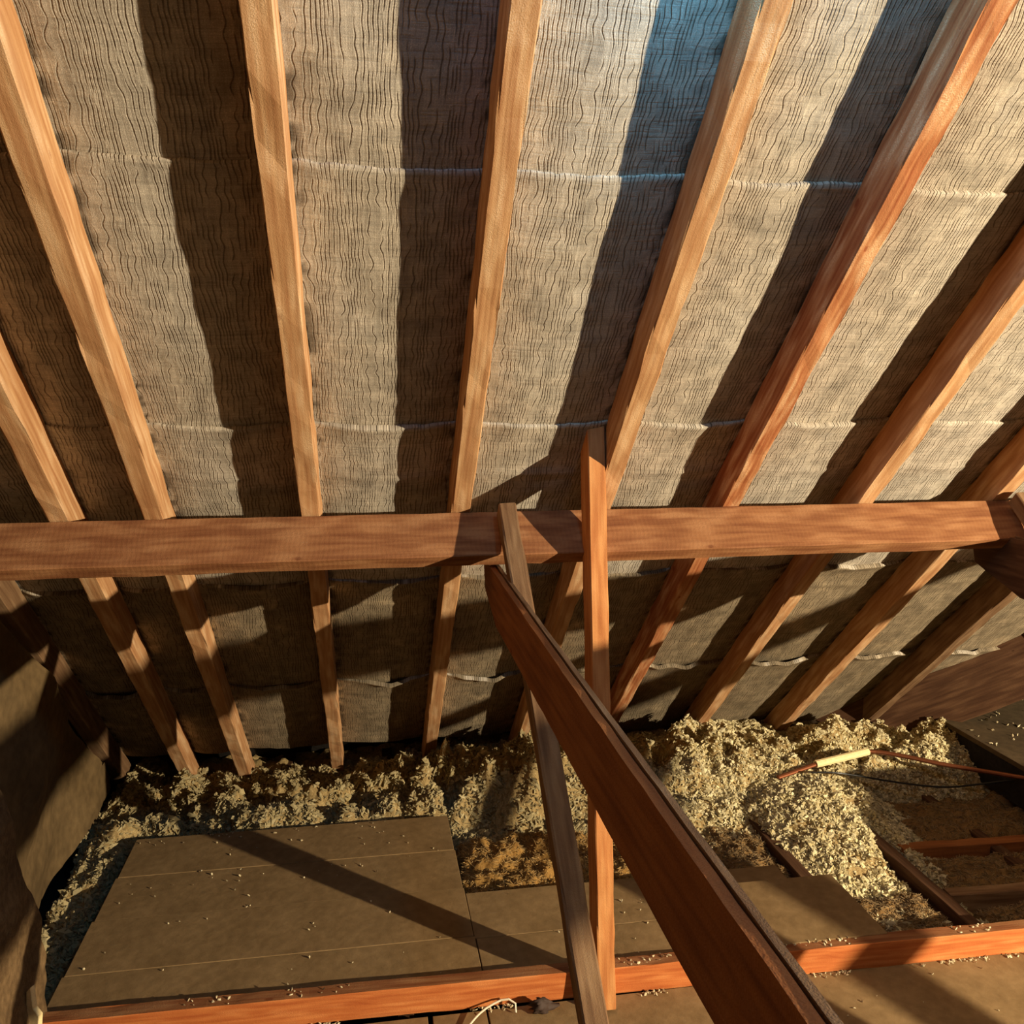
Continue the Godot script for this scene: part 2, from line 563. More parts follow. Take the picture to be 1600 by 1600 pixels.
func shell() -> void:
	roof = base("ceiling", on_slope(0, 4.2, 0))
	tag(roof, "sloping roof underside lined with wrinkled brown sarking felt between the rafters", "ceiling", "", "structure")
	var o := roof.position
	# the dark underside of the tiles behind the felt
	var q := -0.17
	var top := []
	var low := []
	for x in [-1.6, 0.0, 2.0, 2.05, 4.43, 6.8, 6.85, 7.2]:
		var a_low := 4.32
		if x > 2.1 and x <= 4.43: a_low = 4.02 - (x - 2.05) / 0.729 * 0.98
		elif x > 4.43 and x < 6.82: a_low = 4.02 - (6.81 - x) / 0.729 * 0.98
		top.append(on_slope(x, -2.6, q) - o)
		low.append(on_slope(x, a_low, q) - o)
	mesh_node("tile_underside", ribbon(top, low, -INWARD * 0.03), M.tile, roof)
	# the slope behind the photographer
	var ridge := on_slope(0, -2.6, q) - o
	var rear := Vector3(0, -o.y - 0.1, ridge.z + 5.0)
	mesh_node("rear_slope", ribbon([Vector3(-1.6, ridge.y, ridge.z), Vector3(7.2, ridge.y, ridge.z)], [Vector3(-1.6, rear.y, rear.z), Vector3(7.2, rear.y, rear.z)], Vector3(0, 0.03, 0.03)), M.tile, roof)
	# the wing's two slopes beyond the valley
	var pk := at(4.43, 0.42, 0) - o
	var zr := on_slope(4.43, 0.82, q).z - o.z
	var ze := on_slope(0, 4.05, q).z - o.z
	mesh_node("wing_slope", ribbon([Vector3(4.43, pk.y, zr), Vector3(4.43, pk.y, -5.0)], [Vector3(2.05, pk.y - 2.22, ze), Vector3(2.05, pk.y - 2.22, -5.0)], Vector3(-0.02, 0.03, 0)), M.tile, roof)
	mesh_node("wing_slope", ribbon([Vector3(4.43, pk.y, zr), Vector3(4.43, pk.y, -5.0)], [Vector3(6.81, pk.y - 2.22, ze), Vector3(6.81, pk.y - 2.22, -5.0)], Vector3(0.02, 0.03, 0)), M.tile, roof)
	# end walls
	for side in 2:
		var x := -1.62 if side == 0 else 7.2
		var w := slab(PackedVector2Array([Vector2(-4.6, -0.2), Vector2(5.9, -0.2), Vector2(5.9, 0.4), Vector2(0.72, 4.6), Vector2(0.5, 4.6), Vector2(-4.6, 0.4)]), 0.1)
		if side == 1:
			var wr := mesh_node("wall_right", w, M.tile, self, Transform3D(Basis(Vector3(0, 0, 1), Vector3(0, 1, 0), Vector3(-1, 0, 0)), Vector3(x + 0.1, 0, 0)))
			tag(wr, "plain plastered gable wall far to the right behind the lamp", "wall", "", "structure")
		else:
			var wl := mesh_node("wall_outer", w, M.plaster, self, Transform3D(Basis(Vector3(0, 0, 1), Vector3(0, 1, 0), Vector3(-1, 0, 0)), Vector3(x, 0, 0)))
			tag(wl, "dim plastered gable wall behind the tilted sheet at far left", "wall", "", "structure")
	# eaves closers
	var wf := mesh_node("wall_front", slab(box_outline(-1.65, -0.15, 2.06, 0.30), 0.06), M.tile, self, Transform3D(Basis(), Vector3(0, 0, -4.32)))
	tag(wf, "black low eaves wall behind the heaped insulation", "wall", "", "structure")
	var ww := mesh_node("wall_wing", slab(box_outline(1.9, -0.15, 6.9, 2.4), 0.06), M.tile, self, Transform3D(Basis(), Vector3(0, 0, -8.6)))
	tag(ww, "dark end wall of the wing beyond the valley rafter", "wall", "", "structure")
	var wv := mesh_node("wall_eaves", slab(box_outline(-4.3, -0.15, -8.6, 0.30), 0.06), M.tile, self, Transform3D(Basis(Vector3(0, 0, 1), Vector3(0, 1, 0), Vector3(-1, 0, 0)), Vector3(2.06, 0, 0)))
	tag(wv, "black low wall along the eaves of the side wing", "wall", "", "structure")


# ------------------------------------------------------------------ felt

func felt_q(x: float, a: float, strip: int) -> float:
	# the felt's height into the room: it hangs a little between the rafters
	var q := -FELT_D
	for i in rafter_x.size() - 1:
		var l: float = rafter_x[i] + RAFTER_W
		var r: float = rafter_x[i + 1]
		if x > l and x < r:
			var t := (x - l) / (r - l)
			var s := pow(sin(PI * t), 0.75)
			q += s * (0.013 + 0.007 * wob.get_noise_3d(i * 7.3, a * 1.4, strip * 3.0))
			q += s * 0.004 * wob.get_noise_3d(x * 3.0, a * 4.0, 5.0) + s * 0.0009 * fine.get_noise_3d(x * 14.0, a * 18.0, 2.0)
	return q


func felt() -> void:
	var laps := [-2.58, -1.2, -0.47, 0.26, 0.982, 1.700, 2.440, 3.158, 3.872, 3.965]
	var curls := [0.0, 0.0, 0.002, 0.002, 0.005, 0.008, 0.018, 0.028, 0.014, 0.0]
	var o := roof.position
	for k in laps.size() - 1:
		var a0: float = laps[k]
		var a1: float = laps[k + 1] + (0.05 if k < laps.size() - 2 else 0.0)
		var in_view := k >= 3
		var dx := 0.0125 if in_view else 0.06
		var da := 0.0125 if in_view else 0.08
		if k == 7: a1 = 3.925
		var x1 := minf(valley_x(a0), 3.6 if in_view else 7.1)
		var x0 := 0.68 if k == 8 else -1.5
		var nx := int((x1 - x0) / dx)
		var na: int = maxi(3, int((a1 - a0) / da))
		var st := SurfaceTool.new()
		st.begin(Mesh.PRIMITIVE_TRIANGLES)
		st.set_smooth_group(0)
		var shift := Vector2(k * 0.37, k * 0.53)
		var pale_rows := 0 if k in [4, 5] else -1
		for j in range(-2, na + 1):
			# rows -2 and -1 fold the torn top edge over to give it its thickness
			var t := float(maxi(j, 0)) / na
			for i in nx + 1:
				var x := x0 + dx * i
				var curl_n := wob.get_noise_3d(x * 2.3, k * 11.0, 1.0) * 0.9 + fine.get_noise_3d(x * 9.0, k * 4.0, 3.0) * 0.35
				var rag := 0.004 * fine.get_noise_3d(x * 30.0, k * 7.0, 9.0) + 0.007 * wob.get_noise_3d(x * 3.0, k * 5.0, 4.0)
				var a := lerpf(a0 + rag, a1, t)
				if k == 7: a = lerpf(a0 + rag, lerpf(3.80 + 0.012 * fine.get_noise_2d(x * 8.0, 44.0), a1, smoothstep(0.66, 0.70, x)), t)
				var end := valley_x(a)
				if x > end: x = end
				var cl: float = curls[k] * maxf(0.12, 0.55 + curl_n * 1.5)
				var q := felt_q(x, a, k) - 0.005 * t
				var from_top := a - a0
				q += cl * pow(clampf(1.0 - from_top / 0.07, 0.0, 1.0), 1.6) * rafter_gap(x)
				# faint creases across the strip
				q += 0.004 * exp(-pow((a - 1.905 - 0.012 * wob.get_noise_2d(x * 3.0, 3.0)) / 0.010, 2.0)) * rafter_gap(x)
				q += 0.004 * exp(-pow((a - 2.58 - 0.012 * wob.get_noise_2d(x * 3.0, 8.0)) / 0.012, 2.0)) * rafter_gap(x)
				if j == -2: q -= 0.018
				if j == -1: q -= 0.0015
				var aa := a + (0.001 if j == -2 else (-0.0015 if j == -1 else 0.0))
				var old := wob.get_noise_3d(x * 1.7, a * 1.5, 21.0)
				var spot := fine.get_noise_3d(x * 9.0, a * 6.0, 31.0)
				var dust := smoothstep(0.28, 0.62, spot + old * 0.35 + fine.get_noise_3d(x * 60.0, a * 30.0, 8.0) * 0.3)
				var v := 1.0 + old * 0.22
				var damp := smoothstep(0.15, 0.6, wob.get_noise_3d(x * 4.0 + 9.0, a * 5.0, 77.0))
				v *= 1.0 - damp * 0.22
				var col := Color(v, v, v).lerp(Color(1.5, 1.47, 1.42), dust * 0.7)
				col = col * Color(1.0, 0.985 + 0.02 * old, 0.96 + 0.05 * old)
				# dark patches and pale crust where the felt meets a rafter
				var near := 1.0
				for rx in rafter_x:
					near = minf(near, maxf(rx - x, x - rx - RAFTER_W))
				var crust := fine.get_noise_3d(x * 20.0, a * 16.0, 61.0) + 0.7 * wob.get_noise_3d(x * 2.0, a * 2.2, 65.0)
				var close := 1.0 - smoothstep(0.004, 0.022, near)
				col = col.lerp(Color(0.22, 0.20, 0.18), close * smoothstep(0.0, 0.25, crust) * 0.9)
				col = col.lerp(Color(1.7, 1.6, 1.4), close * smoothstep(0.15, 0.45, -crust) * 0.8)
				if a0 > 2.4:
					# the lowest rolls are darker and browner
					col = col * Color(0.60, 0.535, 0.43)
				if j <= pale_rows and k >= 3:
					var torn := smoothstep(-0.35 if k < 6 else 0.05, 0.25 if k < 6 else 0.45, fine.get_noise_3d(x * 12.0, k * 3.0, 14.0))
					col = (Color(1.7, 1.65, 1.5) if k < 6 else Color(0.45, 0.40, 0.33)).lerp(Color(2.5, 2.45, 2.3), torn)
				col.a = 1.0
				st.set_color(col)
				st.set_uv(Vector2(x, a) + shift)
				st.add_vertex(on_slope(x, aa, q) - o)
		var cols := nx + 1
		for j in na + 2:
			for i in nx:
				var p := j * cols + i
				st.add_index(p)
				st.add_index(p + 1)
				st.add_index(p + cols)
				st.add_index(p + 1)
				st.add_index(p + cols + 1)
				st.add_index(p + cols)
		st.generate_normals()
		st.generate_tangents()
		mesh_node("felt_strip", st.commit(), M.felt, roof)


func rafter_gap(x: float) -> float:
	# 0 at a rafter, 1 in the middle of a bay
	for i in rafter_x.size() - 1:
		var l: float = rafter_x[i] + RAFTER_W
		var r: float = rafter_x[i + 1]
		if x > l and x < r:
			return pow(sin(PI * (x - l) / (r - l)), 0.6)
	return 0.0


# ------------------------------------------------------------------ floor

var ground: Node3D

func floors() -> void:
	ground = base("floor", Vector3(0, -0.12, 0))
	tag(ground, "loft floor of plasterboard between joists, partly laid with loose brown boards", "floor", "", "structure")
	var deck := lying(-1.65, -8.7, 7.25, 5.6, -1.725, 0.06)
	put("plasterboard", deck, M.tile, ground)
	# boarding on the left behind the binder: four rows, then a second column of two
	var rows := [[-3.150, -2.8975], [-2.896, -2.6535], [-2.652, -2.3985], [-2.397, -2.175]]
	for i in rows.size():
		put("floor_board", lying(-0.815 - 0.006 * i, rows[i][0], 0.282 + 0.003 * i, rows[i][1], -1.575 - 0.0012 * (i % 2), 0.018), M.chip, ground)
	put("floor_board", lying(0.290, -2.622, 1.330, -2.386, -1.576, 0.018), M.chip, ground)
	put("floor_board", lying(0.294, -2.383, 1.330, -2.175, -1.5755, 0.018), M.chip, ground)
	# the near boards this side of the binder
	put("floor_board", lying(-1.25, -2.14, 0.135, -1.55, -1.62, 0.018), M.chip, ground)
	put("floor_board", lying(0.148, -2.14, 0.288, -1.55, -1.621, 0.018), M.chip, ground)
	put("floor_board", lying(0.293, -2.14, 2.9, -1.55, -1.62, 0.018), M.chip, ground)
	put("floor_board", lying(-1.25, -1.546, 2.9, -0.75, -1.62, 0.018), M.far_floor, ground)
	put("floor_board", lying(-1.25, -0.746, 2.9, 0.2, -1.62, 0.018), M.far_floor, ground)
	put("floor_board", lying(-1.25, 0.204, 2.9, 3.0, -1.62, 0.018), M.far_floor, ground)
	# joists under all of it
	var js := [-0.79, -0.36, 0.08, 0.52, 0.98, 1.44, 1.825, 2.24, 2.66]
	var names := ["buried joist at the left end of the boarding", "joist under the left boards, first from the wall", "joist under the left boards, beside their right end", "joist under the gold wool in the middle", "joist under the post's bay, covered in insulation", "dark joist edge between the brown wool and the bright flakes", "long dark joist top running through the bright flakes at right", "shaded joist beyond the bright flakes, under brown wool", "shaded joist at the raised sheet in the wing"]
	for i in js.size():
		var top := -1.645 if i != 6 else -1.628
		if i == 5: top = -1.622
		var t := mesh_node("ceiling_joist", timber(3.4, 0.045, 0.095, 200 + i, 0.0015, 0.003, 0.1), M.dark_wood, self, Transform3D(Basis(), at(js[i], top - 0.095, -0.62)))
		tag(t, names[i], "joist")


func put(called: String, what: Array, mat: Material, parent: Node3D) -> MeshInstance3D:
	var tr: Transform3D = what[1]
	tr.origin -= parent.position
	return mesh_node(called, what[0], mat, parent, tr)


# ------------------------------------------------------------------ timbers

func rafters() -> void:
	var words := [
		"shadowed rafter lowest at the left, its foot beside the tilted gable sheet",
		"orange-brown rafter at the left edge, second from the gable sheet",
		"broad orange-brown rafter crossing the upper left corner with its right face lit",
		"orange-brown rafter between the upper left corner rafter and the bay left of the struts",
		"orange-brown rafter reaching the purlin just left of the slanting strut",
		"orange rafter with blue-tinted dark side, behind the top of the upright post",
		"reddish rafter with pale saw fuzz, first one to the right of the post",
		"pale orange rafter, second one to the right of the post",
		"rafter meeting the purlin at its right end beside the far strut",
		"dusky rafter seen only below the right end of the purlin, under the dark binder",
		"short rafter ending high on the valley board at the right edge",
	]
	for i in rafter_x.size():
		var a_low := 4.03
		if i >= 9: a_low = 4.02 - (rafter_x[i] - 2.04) / 0.729 + (0.16 if i == 10 else 0.05)
		var length := a_low + 2.5
		var mat: Material = M.rafter_red if i == 6 else (M.dusty if i in [0, 9] else M.rafter)
		var m := timber(length, RAFTER_W, 0.094, 300 + i, 0.0022, 0.003, 0.06, (rng.randf() - 0.5) * 0.006)
		# base of the timber at the eaves; -z runs up the slope, +y into the room
		var tr := Transform3D(Basis(Vector3(1, 0, 0), INWARD, Vector3(1, 0, 0).cross(INWARD)), on_slope(rafter_x[i] + RAFTER_W / 2, a_low, -0.094))
		var o := mesh_node("rafter", m, mat, self, tr)
		tag(o, words[i], "rafter", "rafters of the main slope")
	# the purlin: set square to the slope, under the rafters
	var p := timber(7.9, 0.05, 0.14, 340, 0.0012, 0.003, 0.06)
	var o2 := mesh_node("purlin", p, M.purlin, self, Transform3D(Basis(-SLOPE, INWARD, (-SLOPE).cross(INWARD)), on_slope(6.45, 1.986, 0.0)))
	tag(o2, "long reddish-brown purlin running level across the whole slope under the rafters", "purlin")
	# the valley rafter at right
	var v0 := on_slope(1.97, 4.12, -0.09)
	var v1 := on_slope(4.32, 0.90, -0.09)
	var out := (v1 - v0).normalized()
	var up := (Vector3.UP - out * out.y).normalized()
	var v := timber((v1 - v0).length(), 0.045, 0.25, 350, 0.002, 0.004, 0.1)
	var o3 := mesh_node("valley_rafter", v, M.dark_wood, self, along(v0 - up * 0.235, v1 - up * 0.235, up))
	tag(o3, "deep dark brown valley board slanting up at the lower right under the short rafters", "rafter")


func trusses() -> void:
	# slanting struts that bear on the upslope side of the purlin
	var dir := Vector3(0, -0.767, 0.94).normalized()
	var back := Vector3(0, -0.94, -0.767).normalized()
	for k in 2:
		var x := 0.375 if k == 0 else 1.905
		var head := at(x, -0.300, -2.322)
		var length := (1.62 - 0.300) / 0.767 * sqrt(0.767 * 0.767 + 0.94 * 0.94)
		var foot := head + dir * length
		var m := timber(length + 0.0, 0.046, 0.05, 360 + k, 0.0016, 0.004, 0.06)
		var s := mesh_node("slanting_strut", m, M.dusty, self, along(foot + back * 0.05, head + back * 0.05, -back))
		tag(s, "dusty grey-brown strut slanting from the middle of the purlin down past the binder board" if k == 0 else "strut slanting down from the right end of the purlin at the picture edge", "strut")
	# level binder boards on edge, running out of the slope towards the room
	for k in 2:
		var x := 0.330 if k == 0 else 1.845
		var top := -0.470 if k == 0 else -0.425
		var low := -0.612 if k == 0 else -0.597
		var o := base("binder_board", at(x, low, -1.2))
		var ref := o.position
		var outline := PackedVector2Array([Vector2(-2.47, low), Vector2(-2.47, low)])
		outline = PackedVector2Array([Vector2(-2.23, low + 0.004), Vector2(-2.43, lerpf(low, top, 0.42)), Vector2(-2.46, top), Vector2(-1.6, top - 0.010), Vector2(-0.9, top - 0.016), Vector2(1.9, top - 0.022), Vector2(1.9, low - 0.016), Vector2(-0.9, low - 0.010)])
		for i in outline.size(): outline[i].y += EYE
		# outline lies in (z, y); the slab's thickness runs along +x
		var tr := Transform3D(Basis(Vector3(0, 0, 1), Vector3(0, 1, 0), Vector3(1, 0, 0)), Vector3(x, 0, 0) - ref)
		tr.basis = Basis(Vector3(0, 0, 1), Vector3(0, 1, 0), Vector3(-1, 0, 0))
		tr.origin = Vector3(x + 0.014, 0, 0) - ref
		mesh_node("board", board_face(outline, 0.014), M.board if k == 0 else M.dark_wood, o, tr)  # right-hand board takes a darker wood in place of its shade
		var strip := PackedVector2Array()
		for p in outline: strip.append(Vector2(p.x + 0.006, p.y + (0.002 if p.y > EYE + low + 0.1 else 0.012)))
		var tr2 := tr
		tr2.origin.x += 0.0125
		mesh_node("backing_strip", board_face(strip, 0.009), M.dusty, o, tr2)
		tag(o, "wide red-brown board on edge with a split top, coming forward from the purlin's middle" if k == 0 else "binder board painted dark for its shade, on edge under the right end of the purlin", "board")
	# the upright post
	var f := at(0.600, -1.62, -2.071)
	var h := at(0.600, -0.072, -2.268)
	var post := mesh_node("upright_post", timber((h - f).length(), 0.047, 0.085, 370, 0.0016, 0.003, 0.05), M.post, self, along(f - Vector3(0, 0.0, 0.085), h - Vector3(0, 0.0, 0.085), Vector3(0, 0, 1)))
	tag(post, "bright orange upright post standing from the near boards up to a rafter", "post")
	# the binder across the floor
	var b0 := at(-0.835, -1.62, -2.172)
	var b1 := at(2.75, -1.62, -2.105)
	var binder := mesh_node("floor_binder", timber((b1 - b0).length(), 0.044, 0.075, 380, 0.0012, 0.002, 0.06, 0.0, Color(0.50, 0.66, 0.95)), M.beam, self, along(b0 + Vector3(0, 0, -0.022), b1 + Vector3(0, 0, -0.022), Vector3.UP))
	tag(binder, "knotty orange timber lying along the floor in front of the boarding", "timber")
	# the loose board that lies on the binder at right
	var rp := lying(1.045, -2.485, 1.452, -2.165, -1.5425, 0.018)
	tag(mesh_node("loose_board", rp[0], M.chip, self, rp[1]), "short loose brown board lying on the floor timber, right of the binder board", "board")
	# short bits between the joists at right
	var n1 := mesh_node("noggin", timber(0.72, 0.045, 0.08, 390, 0.002, 0.003), M.board, self, along(at(1.885, -1.715, -2.765), at(2.62, -1.715, -2.735), Vector3.UP))
	tag(n1, "short cross timber with a reddish lit end amid the flakes at right", "timber")
	var n2 := mesh_node("noggin", timber(0.72, 0.045, 0.08, 391, 0.002, 0.003), M.dusty, self, along(at(1.86, -1.715, -2.470), at(2.6, -1.715, -2.44), Vector3.UP))
	tag(n2, "short dull cross timber just behind the floor timber at right", "timber")
	# a brace added out of view nearer the lamp, to cast a shadow band
	var q0 := at(2.17, -1.62, -0.27)
	var q1 := at(3.02, -0.09, -1.61)
	var br := mesh_node("slanting_strut", timber((q1 - q0).length(), 0.05, 0.12, 392), M.post, self, along(q0, q1, Vector3(0.3, 0.6, 1).normalized()))
	tag(br, "brace added out of view nearer the lamp to shade the floor, right of the near boards", "strut")


# a slab whose texture runs along the outline's first axis
func board_face(outline: PackedVector2Array, thick: float) -> ArrayMesh:
	var dense := PackedVector2Array()
	for i in outline.size():
		var a := outline[i]
		var b := outline[(i + 1) % outline.size()]
		var n: int = maxi(1, int(a.distance_to(b) / 0.05))
		for k in n:
			var p := a.lerp(b, float(k) / n)
			if k > 0 and n > 3: p.y += 0.0022 * wob.get_noise_2d(p.x * 9.0, a.y * 30.0 + thick * 900.0)
			dense.append(p)
	var st := SurfaceTool.new()
	st.begin(Mesh.PRIMITIVE_TRIANGLES)
	var tris := Geometry2D.triangulate_polygon(dense)
	for side in 2:
		var z := thick if side else 0.0
		for i in range(0, tris.size(), 3):
			var p: Array = [dense[tris[i]], dense[tris[i + 1]], dense[tris[i + 2]]]
			tri(st, Vector3(p[0].x, p[0].y, z), Vector3(p[1].x, p[1].y, z), Vector3(p[2].x, p[2].y, z), Vector3(0, 0, 1 if side else -1), Vector2(p[0].y, p[0].x), Vector2(p[1].y, p[1].x), Vector2(p[2].y, p[2].x))
	var area := 0.0
	for i in dense.size(): area += dense[i].cross(dense[(i + 1) % dense.size()])
	for i in dense.size():
		var a := dense[i]
		var b := dense[(i + 1) % dense.size()]
		var nn := Vector2(b.y - a.y, a.x - b.x) * signf(area)
		quad(st, Vector3(a.x, a.y, 0), Vector3(b.x, b.y, 0), Vector3(b.x, b.y, thick), Vector3(a.x, a.y, thick), Vector3(nn.x, nn.y, 0), Vector2(0, a.x), Vector2(0, b.x), Vector2(thick, b.x), Vector2(thick, a.x))
	return done(st)


# ------------------------------------------------------------------ left wall

func left_wall() -> void:
	var o := base("wall_left", at(-1.05, -1.62, -2.8))
	tag(o, "rough brown gable wall at lower left: a tilted sheet behind a crumbling plaster pier", "wall", "", "structure")
	# the creased sheet: a grid in (z, y), leaning and folded
	var st := SurfaceTool.new()
	st.begin(Mesh.PRIMITIVE_TRIANGLES)
	st.set_smooth_group(0)
	var nz := 60
	var ny := 44
	for side in 2:
		for j in ny + 1:
			for i in nz + 1:
				var z := lerpf(-3.62, -1.9, float(i) / nz)
				# upper edge under the rafter, right-hand end cut back, lower edge level above the gap
				var y_top := (DIST * -1.0 + 0.6846 * z * -1.0 * -1.0) # placeholder, replaced below
				y_top = (DIST + sin(deg_to_rad(PITCH)) * z) / cos(deg_to_rad(PITCH)) - 0.055
				var y_low := lerpf(-1.585, -1.630, float(i) / nz) + 0.008 * wob.get_noise_2d(z * 4.0, 2.0)
				y_top = maxf(y_top, y_low + 0.045 + 0.25 * smoothstep(-3.62, -3.55, z) * 0.4)
				var y := lerpf(y_low, y_top, float(j) / ny)
				var x := -1.022
				# folds
				var fold := z + 0.55 * (y + 1.6)
				x += 0.035 * absf(fposmod(fold + 3.35, 0.8) - 0.4) / 0.4 - 0.02
				x += 0.03 * smoothstep(-1.35, -1.1, y + 0.35 * (z + 3.0))
				x += 0.012 * wob.get_noise_2d(z * 3.0, y * 4.0)
				st.set_uv(Vector2(z, y))
				st.add_vertex(at(x - 0.008 * side, y, z) - o.position)
	var c := nz + 1
	var half := c * (ny + 1)
	for side in 2:
		for j in ny:
			for i in nz:
				var p := side * half + j * c + i
				for q in ([p, p + c, p + 1, p + 1, p + c, p + c + 1] if side == 0 else [p, p + 1, p + c, p + 1, p + c + 1, p + c]):
					st.add_index(q)
	for i in nz:
		for e in 2:
			var p := (ny * c if e else 0) + i
			for q in ([p, p + 1, p + half, p + 1, p + half + 1, p + half] if e else [p, p + half, p + 1, p + 1, p + half, p + half + 1]):
				st.add_index(q)
	for j in ny:
		for e in 2:
			var p := j * c + (nz if e else 0)
			for q in ([p, p + c, p + half, p + c, p + c + half, p + half] if e else [p, p + half, p + c, p + c, p + half, p + c + half]):
				st.add_index(q)
	st.generate_normals()
	st.generate_tangents()
	mesh_node("gable_sheet", st.commit(), M.sheet, o)
	# the plaster pier: a rough block that thickens downwards
	var sp := SurfaceTool.new()
	sp.begin(Mesh.PRIMITIVE_TRIANGLES)
	sp.set_smooth_group(0)
	var prof := [[-1.66, -0.810, -2.20], [-1.60, -0.814, -2.22], [-1.50, -0.821, -2.26], [-1.42, -0.826, -2.29], [-1.30, -0.830, -2.27], [-1.20, -0.836, -2.24], [-1.08, -0.850, -2.22], [-0.99, -0.860, -2.21], [-0.94, -0.872, -2.20], [-0.905, -0.893, -2.17], [-0.89, -0.96, -2.10], [-0.885, -1.05, -2.0]]
	var rows := 60
	var colsn := 70
	for j in rows + 1:
		var f := float(j) / rows * (prof.size() - 1)
		var k: int = mini(int(f), prof.size() - 2)
		var t := f - k
		var y := lerpf(prof[k][0], prof[k + 1][0], t)
		var xr := lerpf(prof[k][1], prof[k + 1][1], t)
		var zf := lerpf(prof[k][2], prof[k + 1][2], t)
		for i in colsn + 1:
			# round the block: along the far end, round the corner, then along the face that looks into the room
			var s := float(i) / colsn
			var p := Vector3.ZERO
			if s < 0.25: p = Vector3(lerpf(-1.40, xr - 0.02, s / 0.25), y, zf)
			elif s < 0.32:
				var ang := (s - 0.25) / 0.07 * PI / 2
				p = Vector3(xr - 0.02 + 0.02 * sin(ang), y, zf + 0.02 - 0.02 * cos(ang))
			else: p = Vector3(xr, y, lerpf(zf + 0.02, -0.9, (s - 0.32) / 0.68))
			var nse := clump.get_noise_3d(p.x * 5.0, p.y * 5.0, p.z * 5.0) * 0.022 + fine.get_noise_3d(p.x * 22.0, p.y * 22.0, p.z * 22.0) * 0.006
			p.x += nse
			p.z += nse * 0.5
			p.y += fine.get_noise_3d(p.x * 15.0, 3.0, p.z * 15.0) * 0.02 * smoothstep(-1.0, -0.9, y)
			sp.set_uv(Vector2(p.z - p.x, p.y))
			sp.add_vertex(at(p.x, p.y, p.z) - o.position)
	# its broken top
	for i in colsn + 1:
		sp.set_uv(Vector2(i * 0.02, 0))
		sp.add_vertex(at(-1.40, -0.88, lerpf(-2.1, -0.9, float(i) / colsn)) - o.position)
	var cc := colsn + 1
	for j in rows + 1:
		for i in colsn:
			var p := j * cc + i
			for q in [p, p + cc, p + 1, p + 1, p + cc, p + cc + 1]: sp.add_index(q)
	sp.generate_normals()
	sp.generate_tangents()
	mesh_node("plaster_pier", sp.commit(), M.plaster, o)
	# a splintered strip of board propped at the pier's foot
	var strip := PackedVector2Array([Vector2(-0.028, 0), Vector2(0.020, 0), Vector2(0.022, 0.06), Vector2(0.017, 0.10), Vector2(0.021, 0.135), Vector2(0.006, 0.15), Vector2(0.002, 0.205), Vector2(-0.012, 0.19), Vector2(-0.018, 0.12)])
	var bs := mesh_node("splintered_strip", slab(strip, 0.014, 1.0, 0.0015), M.lagging, self, Transform3D(Basis(Vector3(0.9, 0, 0.43), Vector3(0.03, 1, 0), Vector3(-0.43, 0, 0.9)).orthonormalized(), at(-0.806, -1.62, -2.135)))
	tag(bs, "pale splintered strip of board standing against the pier's foot at lower left", "board scrap")


# ------------------------------------------------------------------ insulation

func heap_height(x: float, z: float) -> float:
	# height of the loose fill, from the eye
	var big := clump.get_noise_2d(x * 2.2, z * 2.2)
	var lump := clump.get_noise_2d(x * 6.5 + 20.0, z * 6.5)
	var small := clump.get_noise_2d(x * 19.0, z * 19.0 + 7.0)
	var h := -1.70
	# the drift along the eaves
	var eaves := smoothstep(-3.08, -3.26, z) * (1.0 - 0.55 * smoothstep(-3.50, -3.85, z))
	var crest := lerpf(0.085, 0.20, smoothstep(-0.2, 0.8, x))
	crest = lerpf(crest, 0.16, smoothstep(1.5, 2.2, x))
	h += eaves * crest * (1.0 + big * 0.6 + lump * lerpf(1.3, 0.55, smoothstep(0.2, 0.9, x)))
	# the strip between the boarding and the gable sheet
	var side := smoothstep(-1.03, -0.97, x) * (1.0 - smoothstep(-0.03, 0.03, x - lerpf(-0.92, -0.845, smoothstep(-2.4, -3.15, z)))) * (1.0 - smoothstep(-2.35, -2.2, z))
	h = maxf(h, -1.70 + side * 0.085 * (1.0 + lump * 0.7))
	# the fill between the joists at right
	var right := smoothstep(1.02, 1.10, x) * (1.0 - smoothstep(2.0, 2.15, x))
	var level := lerpf(-1.668, -1.585, smoothstep(-2.55, -3.15, z))
	level -= 0.05 * (1.0 - smoothstep(1.40, 1.46, x)) * smoothstep(-3.10, -3.0, z)
	level += 0.045 * smoothstep(1.45, 1.6, x) * (1.0 - smoothstep(1.75, 1.85, x)) * smoothstep(-2.45, -2.8, z)
	level -= 0.035 * smoothstep(1.77, 1.80, x) * (1.0 - smoothstep(1.86, 1.89, x)) * smoothstep(-3.05, -2.95, z)
	level -= 0.06 * smoothstep(1.90, 2.05, x)
	h = maxf(h, lerpf(-1.70, level + big * 0.02 + lump * 0.025, right))
	# thin fill behind the second column of boards
	var mid := smoothstep(0.28, 0.33, x) * (1.0 - smoothstep(1.05, 1.12, x)) * smoothstep(-3.02, -3.10, z)
	h = maxf(h, lerpf(-1.70, -1.655 + lump * 0.02, mid))
	# the wing beyond
	var wing := smoothstep(2.15, 2.25, x) * smoothstep(-3.05, -3.2, z)
	h = maxf(h, lerpf(-1.70, -1.63 + lump * 0.015, wing))
	return h + small * 0.014 * (1.0 if h > -1.695 else 0.0)


